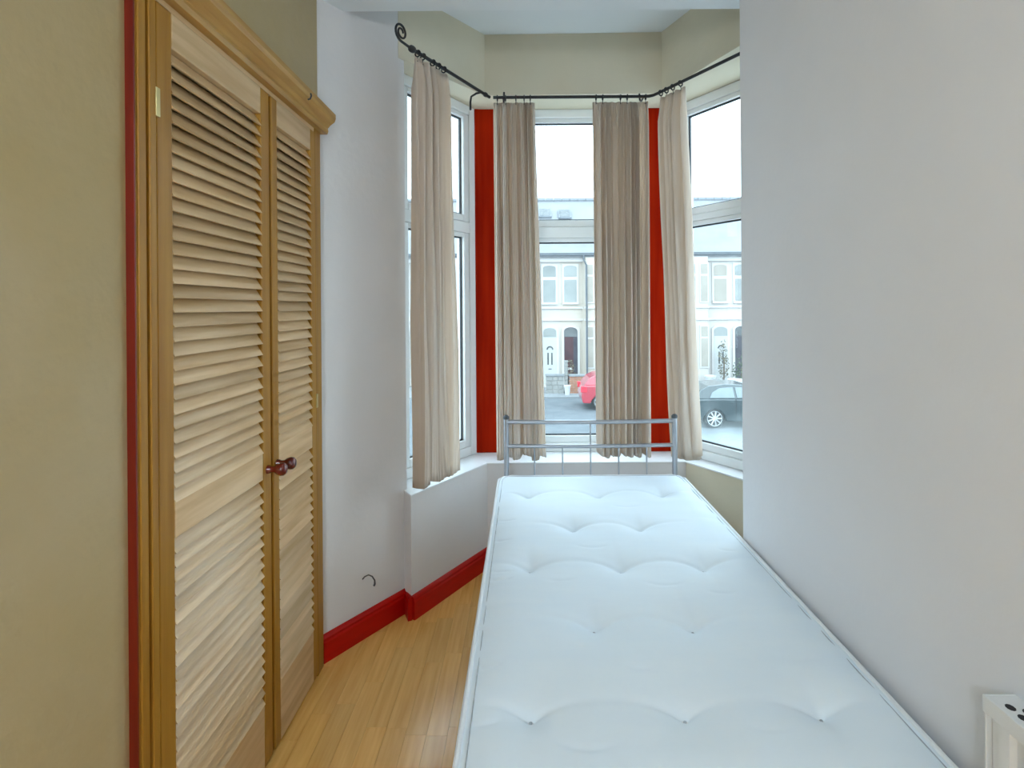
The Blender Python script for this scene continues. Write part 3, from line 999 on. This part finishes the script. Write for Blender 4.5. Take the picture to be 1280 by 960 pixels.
def house(c, side, label, wallmat, doormat, upmat, pipe=False, velux=(), tan=True):
    """c: shared boundary of the pair; side -1: house left of it, +1: right of it"""
    x0, x1 = (c - HW, c) if side < 0 else (c, c + HW)
    h = empty("terraced_house", ((x0 + x1) / 2, HYF + 2, GZ), label, "house", "terraced houses across the street")
    wall = MB().box(x0, x1, HYF, HYF + 8, GZ, 3.42).build("wall", wallmat, h)
    # roof slope
    rp = [(HYF - 0.25, 3.36), (HYF + 4.1, 6.30), (HYF + 8.2, 3.36), (HYF + 8.2, 3.26), (HYF - 0.25, 3.26)]
    n = len(rp)
    rm = MB()
    rm.add([(x0, y_, z_) for y_, z_ in rp] + [(x1, y_, z_) for y_, z_ in rp],
           [tuple(range(n)), tuple(range(n, 2 * n))[::-1]] + [((i + 1) % n, i, n + i, n + (i + 1) % n) for i in range(n)])
    roof = rm.build("roof", SLATE, h)
    # ridge tiles
    tl = MB()
    tl.lathe([(0.11, 0), (0.13, 0.02), (0.12, 0.36)], (0, 0, 0), (1, 0, 0), 8)
    tm = tl.mesh("ridge_tile", RIDGE)
    k = x0
    while k < x1 - 0.2:
        t = bpy.data.objects.new("ridge_tile", tm)
        link(t, roof)
        t.location = (k, HYF + 4.1, 6.30)
        k += 0.372
    sl_ = (6.30 - 3.36) / 4.35
    for (vx, vs) in velux:
        zb = 3.36 + sl_ * vs
        nrm_y, nrm_z = -sl_, 1.0
        ln = math.hypot(nrm_y, nrm_z)
        up = Vector((0, 1, sl_)).normalized()
        nv = Vector((0, -sl_, 1)).normalized()
        o_ = Vector((vx, HYF - 0.25 + vs, zb)) + nv * 0.02

        def slab(u0, u1, w0, w1, t0, t1):
            m = MB()
            vs_ = []
            for tt in (t0, t1):
                for (uu, ww) in ((u0, w0), (u1, w0), (u1, w1), (u0, w1)):
                    vs_.append(o_ + Vector((uu, 0, 0)) + up * ww + nv * tt)
            m.add(vs_, [(0, 3, 2, 1), (4, 5, 6, 7), (0, 1, 5, 4), (1, 2, 6, 5), (2, 3, 7, 6), (3, 0, 4, 7)])
            return m
        fv = slab(-0.28, 0.28, 0, 0.85, 0, 0.08).build("skylight", RIDGE, roof)
        tag(fv, "small roof window in the slates")
        slab(-0.22, 0.22, 0.08, 0.76, 0.075, 0.09).build("pane", HPANE_D, fv)
    # gutter, eaves, bands
    MB().box(x0, x1, HYF - 0.36, HYF - 0.25, 3.33, 3.43).build("gutter", GUTTER, h)
    MB().box(x0, x1, HYF - 0.12, HYF, 3.10, 3.33).build("eaves_moulding", TRIMW, h)
    MB().box(x0, x1, HYF - 0.07, HYF, 1.27, 1.34).build("band_course", TRIMW, h)
    MB().box(x0, x1, HYF - 0.07, HYF, 0.80, 0.87).build("band_course", TRIMW, h)
    # door recess and window above it
    xc = c + side * 0.41
    sur = MB()
    dpoly = arch_poly(xc, 0.70, GZ, 0.42, 0.18)
    xz_prism(dpoly, HYF - 0.06, HYF + 0.01).build("door_surround", TRIMW, h)
    dr = xz_prism(arch_poly(xc, 0.52, GZ + 0.10, 0.40, 0.14), HYF - 0.075, HYF - 0.055).build("door", doormat, h)
    fan = xz_prism(arch_poly(xc, 0.50, 0.17, 0.39, 0.13), HYF - 0.085, HYF - 0.07).build("fanlight", HPANE_D if doormat is not DOORW else HPANE, dr)
    if doormat is DOORW:
        for dx in (-0.075, 0.075):
            MB().box(xc + dx - 0.025, xc + dx + 0.025, HYF - 0.085, HYF - 0.07, -0.92, -0.45).build("pane", HPANE_D, dr)
        ap = [(xc + 0.11 * math.cos(math.pi * k / 10), HYF - 0.085, -0.32 + 0.11 * math.sin(math.pi * k / 10)) for k in range(11)]
        MB().tube(ap, 0.025, 6).build("pane", HPANE_D, dr)
        MB().box(xc - 0.06, xc + 0.06, HYF - 0.09, HYF - 0.07, -1.10, -1.07).build("letter_plate", GUTTER, dr)
    elif doormat is DOORD:
        MB().box(xc + 0.10, xc + 0.255, HYF - 0.082, HYF - 0.07, GZ + 0.10, 0.30).build("side_panel", DOORP, dr)
        MB().box(xc - 0.12, xc + 0.03, HYF - 0.09, HYF - 0.07, -1.12, -1.04).build("letter_plate", TRIMW, dr)
    MB().box(xc - 0.36, xc + 0.36, HYF - 0.45, HYF, GZ, GZ + 0.10).build("doorstep", TRIMW, h)
    # upper window over the door
    MB().box(xc - 0.32, xc + 0.32, HYF - 0.05, HYF + 0.01, 1.44, 3.02).build("window_surround", TRIMW, h)
    lw = MB().box(xc - 0.24, xc + 0.24, HYF - 0.065, HYF - 0.045, 1.53, 2.40).build("window", upmat, h)
    xz_prism(arch_poly(xc, 0.50, 2.53, 2.88, 0.08), HYF - 0.065, HYF - 0.045).build("window", HPANE_T if upmat is HPANE_T else HPANE, h)
    MB().box(xc - 0.32, xc + 0.32, HYF - 0.10, HYF - 0.05, 1.44, 1.52).build("window_ledge", TRIMW, h)
    # two-storey bay
    bxa, bxb = sorted((c + side * 0.86, c + side * 3.22))
    poly = [(bxa, HYF + 0.01), (bxa + 0.12, HYF - 0.30), (bxb - 0.12, HYF - 0.30), (bxb, HYF + 0.01)]
    bay = MB().prism(poly, GZ, 3.26).build("bay", wallmat, h)
    for (z0, z1) in ((1.53, 2.97), (-1.0, 0.55)):
        for (wa, wb, mt_) in ((bxa + 0.15, bxa + 0.40, HPANE_T), (bxa + 0.62, bxa + 1.16, HPANE), (bxa + 1.20, bxa + 1.74, HPANE), (bxb - 0.40, bxb - 0.15, HPANE_T)):
            MB().box(wa - 0.05, wb + 0.05, HYF - 0.335, HYF - 0.30, z0 - 0.06, z1 + 0.05).build("window_surround", TRIMW, bay)
            MB().box(wa, wb, HYF - 0.35, HYF - 0.33, z0, z1 - 0.46).build("window", mt_, bay)
            MB().box(wa, wb, HYF - 0.35, HYF - 0.33, z1 - 0.38, z1).build("window", mt_, bay)
    for zz in (1.27, 0.80):
        MB().box(bxa + 0.06, bxb - 0.06, HYF - 0.36, HYF - 0.28, zz, zz + 0.07).build("band_course", TRIMW, bay)
    if pipe:
        px_ = c + side * 0.99
        MB().tube([(px_ - 0.08, HYF - 0.34, 3.34), (px_ - 0.08, HYF - 0.36, 3.15), (px_ + 0.02, HYF - 0.38, 2.95), (px_ + 0.02, HYF - 0.38, GZ + 0.1)], 0.035, 8).build("drainpipe", GUTTER, h)
    return h


house(PC - PER, -1, "white terraced house farthest left across the street", RENDER_W, DOORP, HPANE)
house(PC - PER, 1, "white terraced house glimpsed through the narrow left window", RENDER_W, DOORW, HPANE)
house(PC, -1, "white terraced house with the white arched-glass front door", RENDER_W, DOORW, HPANE, velux=((0.92, 2.75), (0.2, 2.6)))
house(PC, 1, "cream terraced house with dark brown door and black drainpipe", RENDER_C, DOORD, HPANE, pipe=True, velux=((1.78, 2.65),))
house(PC + PER, -1, "white terraced house behind the black car, with pale arched porch", RENDER_W, DOORW, HPANE_T)  # tan upper window: a brownish reflection put into the pane colour
house(PC + PER, 1, "white terraced house farthest right, mostly hidden by the right wall", RENDER_W, DOORP, HPANE)


# garden wall, brick planter, pots
def leafy(name, c, rx, rz, n, mat, label, cat, seed, stem=True):
    rnd = random.Random(seed)
    root = empty(name, (c[0], c[1], c[2]), label, cat)
    m = MB()
    for _ in range(n):
        th = rnd.uniform(0, 6.28)
        ph = math.acos(rnd.uniform(-0.7, 1))
        rr_ = rnd.uniform(0.55, 1.0)
        p = Vector((c[0] + rx * rr_ * math.sin(ph) * math.cos(th), c[1] + rx * rr_ * math.sin(ph) * math.sin(th), c[2] + rz * 0.75 + rz * rr_ * math.cos(ph) * 0.9))
        a = Vector((rnd.uniform(-1, 1), rnd.uniform(-1, 1), rnd.uniform(-1, 1))).normalized()
        b = a.cross(Vector((rnd.uniform(-1, 1), rnd.uniform(-1, 1), rnd.uniform(-1, 1)))).normalized()
        s = rnd.uniform(0.03, 0.06)
        m.add([p - a * s, p + b * s * 0.5, p + a * s, p - b * s * 0.5], [(0, 1, 2, 3)])
    f = m.build("foliage", mat, root)
    f["kind"] = "stuff"
    MB().tube([(c[0], c[1], c[2]), (c[0] + 0.02, c[1], c[2] + rz)], 0.03, 6).build("stem", BARK, root)
    return root


def pot(name, x_, y_, z_, r_, h_, label, cat):
    o = MB().lathe([(r_ * 0.72, 0), (r_ * 0.95, h_ * 0.85), (r_ * 1.08, h_ * 0.86), (r_ * 1.08, h_), (r_ * 0.95, h_), (r_ * 0.9, h_ * 0.9)], (x_, y_, z_), (0, 0, 1), 18).build(name, POTW)
    return tag(o, label, cat)


gz = GZ + 0.05
gwall = empty("garden_wall", (1.0, 20.0, gz), "low grey stone garden wall before the white front door", "garden wall")
rnd = random.Random(5)
bm_ = {}
for r_ in range(4):
    xx = 0.74
    while xx < 1.36:
        wv = min(rnd.choice((0.16, 0.2, 0.24)), 1.38 - xx)
        MB().box(xx, xx + wv - 0.012, 19.95 + rnd.uniform(0, 0.015), 20.15, gz + r_ * 0.155, gz + r_ * 0.155 + 0.145).build("stone", STONE, gwall, 0.008)
        xx += wv
MB().box(0.72, 1.40, 19.93, 20.17, gz + 0.62, gz + 0.68).build("coping", PAVE, gwall)
MB().box(0.75, 1.37, 19.98, 20.13, gz, gz + 0.62).build("core", MORTAR, gwall)

pil = empty("gate_pillar", (1.46, 20.05, gz), "narrow stone gate pillar between the wall and planter", "pillar")
for r_ in range(7):
    MB().box(1.405 + (r_ % 2) * 0.004, 1.515, 19.98, 20.12, gz + r_ * 0.16, gz + r_ * 0.16 + 0.152).build("stone", STONE, pil, 0.006)
MB().box(1.39, 1.53, 19.96, 20.14, gz + 1.12, gz + 1.17).build("cap", STONE, pil)

plt = empty("brick_planter", (1.84, 20.05, gz), "orange brick planter wall in front of the brown door", "planter")
bmesh_ = MB().box(0, 0.125, 0, 0.10, 0, 0.055).mesh("brick", BRICKM)
for r_ in range(9):
    for k in range(4):
        x_ = 1.60 + k * 0.135 + (0.0 if r_ % 2 else -0.03)
        s = bpy.data.objects.new("brick", bmesh_)
        link(s, plt)
        s.location = (x_, 19.95, gz + 0.01 + r_ * 0.067)
MB().box(1.585, 2.12, 19.97, 20.25, gz, gz + 0.61).build("core", MORTAR, plt)
MB().box(1.56, 2.14, 19.92, 20.28, gz + 0.612, gz + 0.66).build("coping", PAVE, plt)
pot("plant_pot", 1.47, 19.6, GZ + 0.06, 0.11, 0.34, "white plant pot at the foot of the stone pillar", "pot")
leafy("shrub", (1.66, 20.6, gz), 0.2, 0.75, 160, LEAF2, "small straggly shrub beside the brown front door", "shrub", 3)
pot("planter_tub", 7.0, 21.2, gz, 0.20, 0.46, "small white tub by the house wall below the tan window", "planter tub")
pot("planter_tub", 7.4, 19.7, GZ + 0.06, 0.26, 0.50, "large white tub on the pavement behind the black car", "planter tub")
leafy("shrub", (7.95, 20.6, gz), 0.32, 0.8, 320, LEAF, "dark green bush right of the large white tub", "shrub", 8)
leafy("shrub", (7.62, 21.5, gz), 0.2, 1.1, 260, LEAF2, "tall brownish plant in front of the arched porch", "shrub", 13)


# cars
def car(x0, yc, paint, label, sc_=0.76, direction=1):
    """parked hatchback seen from the side; tail at x0, nose towards +x"""
    root = empty("parked_car", (x0 + 2.0 * sc_, yc, GZ), label, "car", "cars parked in the street")
    W = 1.70 * sc_

    def P(u, z):
        return (x0 + u * sc_, GZ + z * sc_)
    lower = [(0.06, .28), (0.0, .55), (0.04, .86), (0.12, .98), (0.9, 1.0), (2.7, .96), (3.6, .86), (4.0, .72), (4.10, .50), (4.05, .26),
             (3.66, .24), (3.60, .40), (3.46, .56), (3.26, .62), (3.06, .56), (2.92, .40), (2.86, .22),
             (1.16, .22), (1.10, .40), (0.96, .56), (0.76, .62), (0.56, .56), (0.42, .40), (0.36, .26)]
    b = xz_prism([P(u, z) for u, z in lower], yc - W / 2, yc + W / 2).build("body", paint, root, 0.04)
    cabin = [(0.10, .97), (0.34, 1.26), (0.62, 1.40), (1.2, 1.46), (1.9, 1.43), (2.25, 1.32), (2.85, .95)]
    n = len(cabin)
    m = MB()
    vs = []
    for s in (-1, 1):
        for u, z in cabin:
            ins = (z - 0.95) * 0.30
            q = P(u, z)
            vs.append((q[0], yc + s * (W / 2 - 0.03 - ins * sc_), q[1]))
    m.add(vs, [tuple(range(n)), tuple(range(n, 2 * n))[::-1]] + [((i + 1) % n, i, n + i, n + (i + 1) % n) for i in range(n)])
    m.build("cabin", paint, root, 0.03)
    for gl_ in ([(0.62, 1.02), (0.72, 1.20), (0.98, 1.34), (1.42, 1.37), (1.46, 1.02)], [(1.54, 1.02), (1.50, 1.37), (1.86, 1.35), (2.16, 1.26), (2.56, 1.02)]):
        for s in (-1, 1):
            mm = MB()
            vs = []
            for lay in (0.0, 0.012):
                for u, z in gl_:
                    ins = (z - 0.95) * 0.30
                    q = P(u, z)
                    vs.append((q[0], yc + s * (W / 2 - 0.03 - ins * sc_ + lay + 0.004), q[1]))
            k = len(gl_)
            mm.add(vs, [tuple(range(k)), tuple(range(k, 2 * k))[::-1]] + [((i + 1) % k, i, k + i, k + (i + 1) % k) for i in range(k)])
            mm.build("side_window", CARG, root)
    for u in (0.76, 3.26):
        for s in (-1, 1):
            c = P(u, 0.33)
            yw = yc + s * (W / 2 - 0.07)
            tyre = MB().lathe([(0.16 * sc_, 0.0), (0.30 * sc_, 0.0), (0.33 * sc_, 0.03), (0.33 * sc_, 0.13), (0.30 * sc_, 0.16), (0.16 * sc_, 0.16)],
                              (c[0], yw - s * 0.09, c[1]), (0, s, 0), 26).build("wheel", TYRE, root)
            MB().lathe([(0.255 * sc_, 0.158), (0.255 * sc_, 0.168), (0.24 * sc_, 0.166), (0.225 * sc_, 0.150)], (c[0], yw - s * 0.09, c[1]), (0, s, 0), 26).build("rim", RIM, tyre)
            for k in range(9):
                a = 2 * math.pi * k / 9
                sp_ = MB()
                r1 = 0.235 * sc_
                sp_.tube([(c[0], yw - s * 0.09 + s * 0.170, c[1]), (c[0] + r1 * math.cos(a), yw - s * 0.09 + s * 0.166, c[1] + r1 * math.sin(a))], 0.026 * sc_, 5)
                sp_.build("spoke", RIM, tyre)
    for s in (-1, 1):
        q0, q1 = P(-0.02, 0.72), P(0.22, 0.95)
        ys = sorted((yc + s * (W / 2 - 0.16), yc + s * (W / 2 + 0.012)))
        MB().box(q0[0], q1[0], ys[0], ys[1], q0[1], q1[1]).build("tail_light", TAIL, root, 0.01)
        q0, q1 = P(3.86, 0.56), P(4.06, 0.72)
        MB().box(q0[0], q1[0], ys[0], ys[1], q0[1], q1[1]).build("headlight", LAMPW, root, 0.01)
        q0, q1 = P(1.30, 0.84), P(1.48, 0.875)
        ys = sorted((yc + s * (W / 2 - 0.01), yc + s * (W / 2 + 0.018)))
        MB().box(q0[0], q1[0], ys[0], ys[1], q0[1], q1[1]).build("door_handle", paint, root, 0.004)
        for u in (0.62 + 0.86, 2.5):
            q0, q1 = P(u, 0.30), P(u + 0.012, 0.98)
            MB().box(q0[0], q1[0], ys[0] + 0.008 if s > 0 else ys[1] - 0.022, ys[0] + 0.022 if s > 0 else ys[1] - 0.008, q0[1], q1[1]).build("door_gap", SLOT, root)
        q0, q1 = P(2.36, 1.0), P(2.52, 1.10)
        ys = sorted((yc + s * (W / 2 - 0.02), yc + s * (W / 2 + 0.10)))
        MB().box(q0[0], q1[0], ys[0], ys[1], q0[1], q1[1]).build("wing_mirror", paint, root, 0.01)
    return root


car(4.27, 15.0, CARB, "black hatchback with silver wheels seen through the right window")
car(1.70, 17.6, CARR, "red car partly hidden behind the wide front curtain")
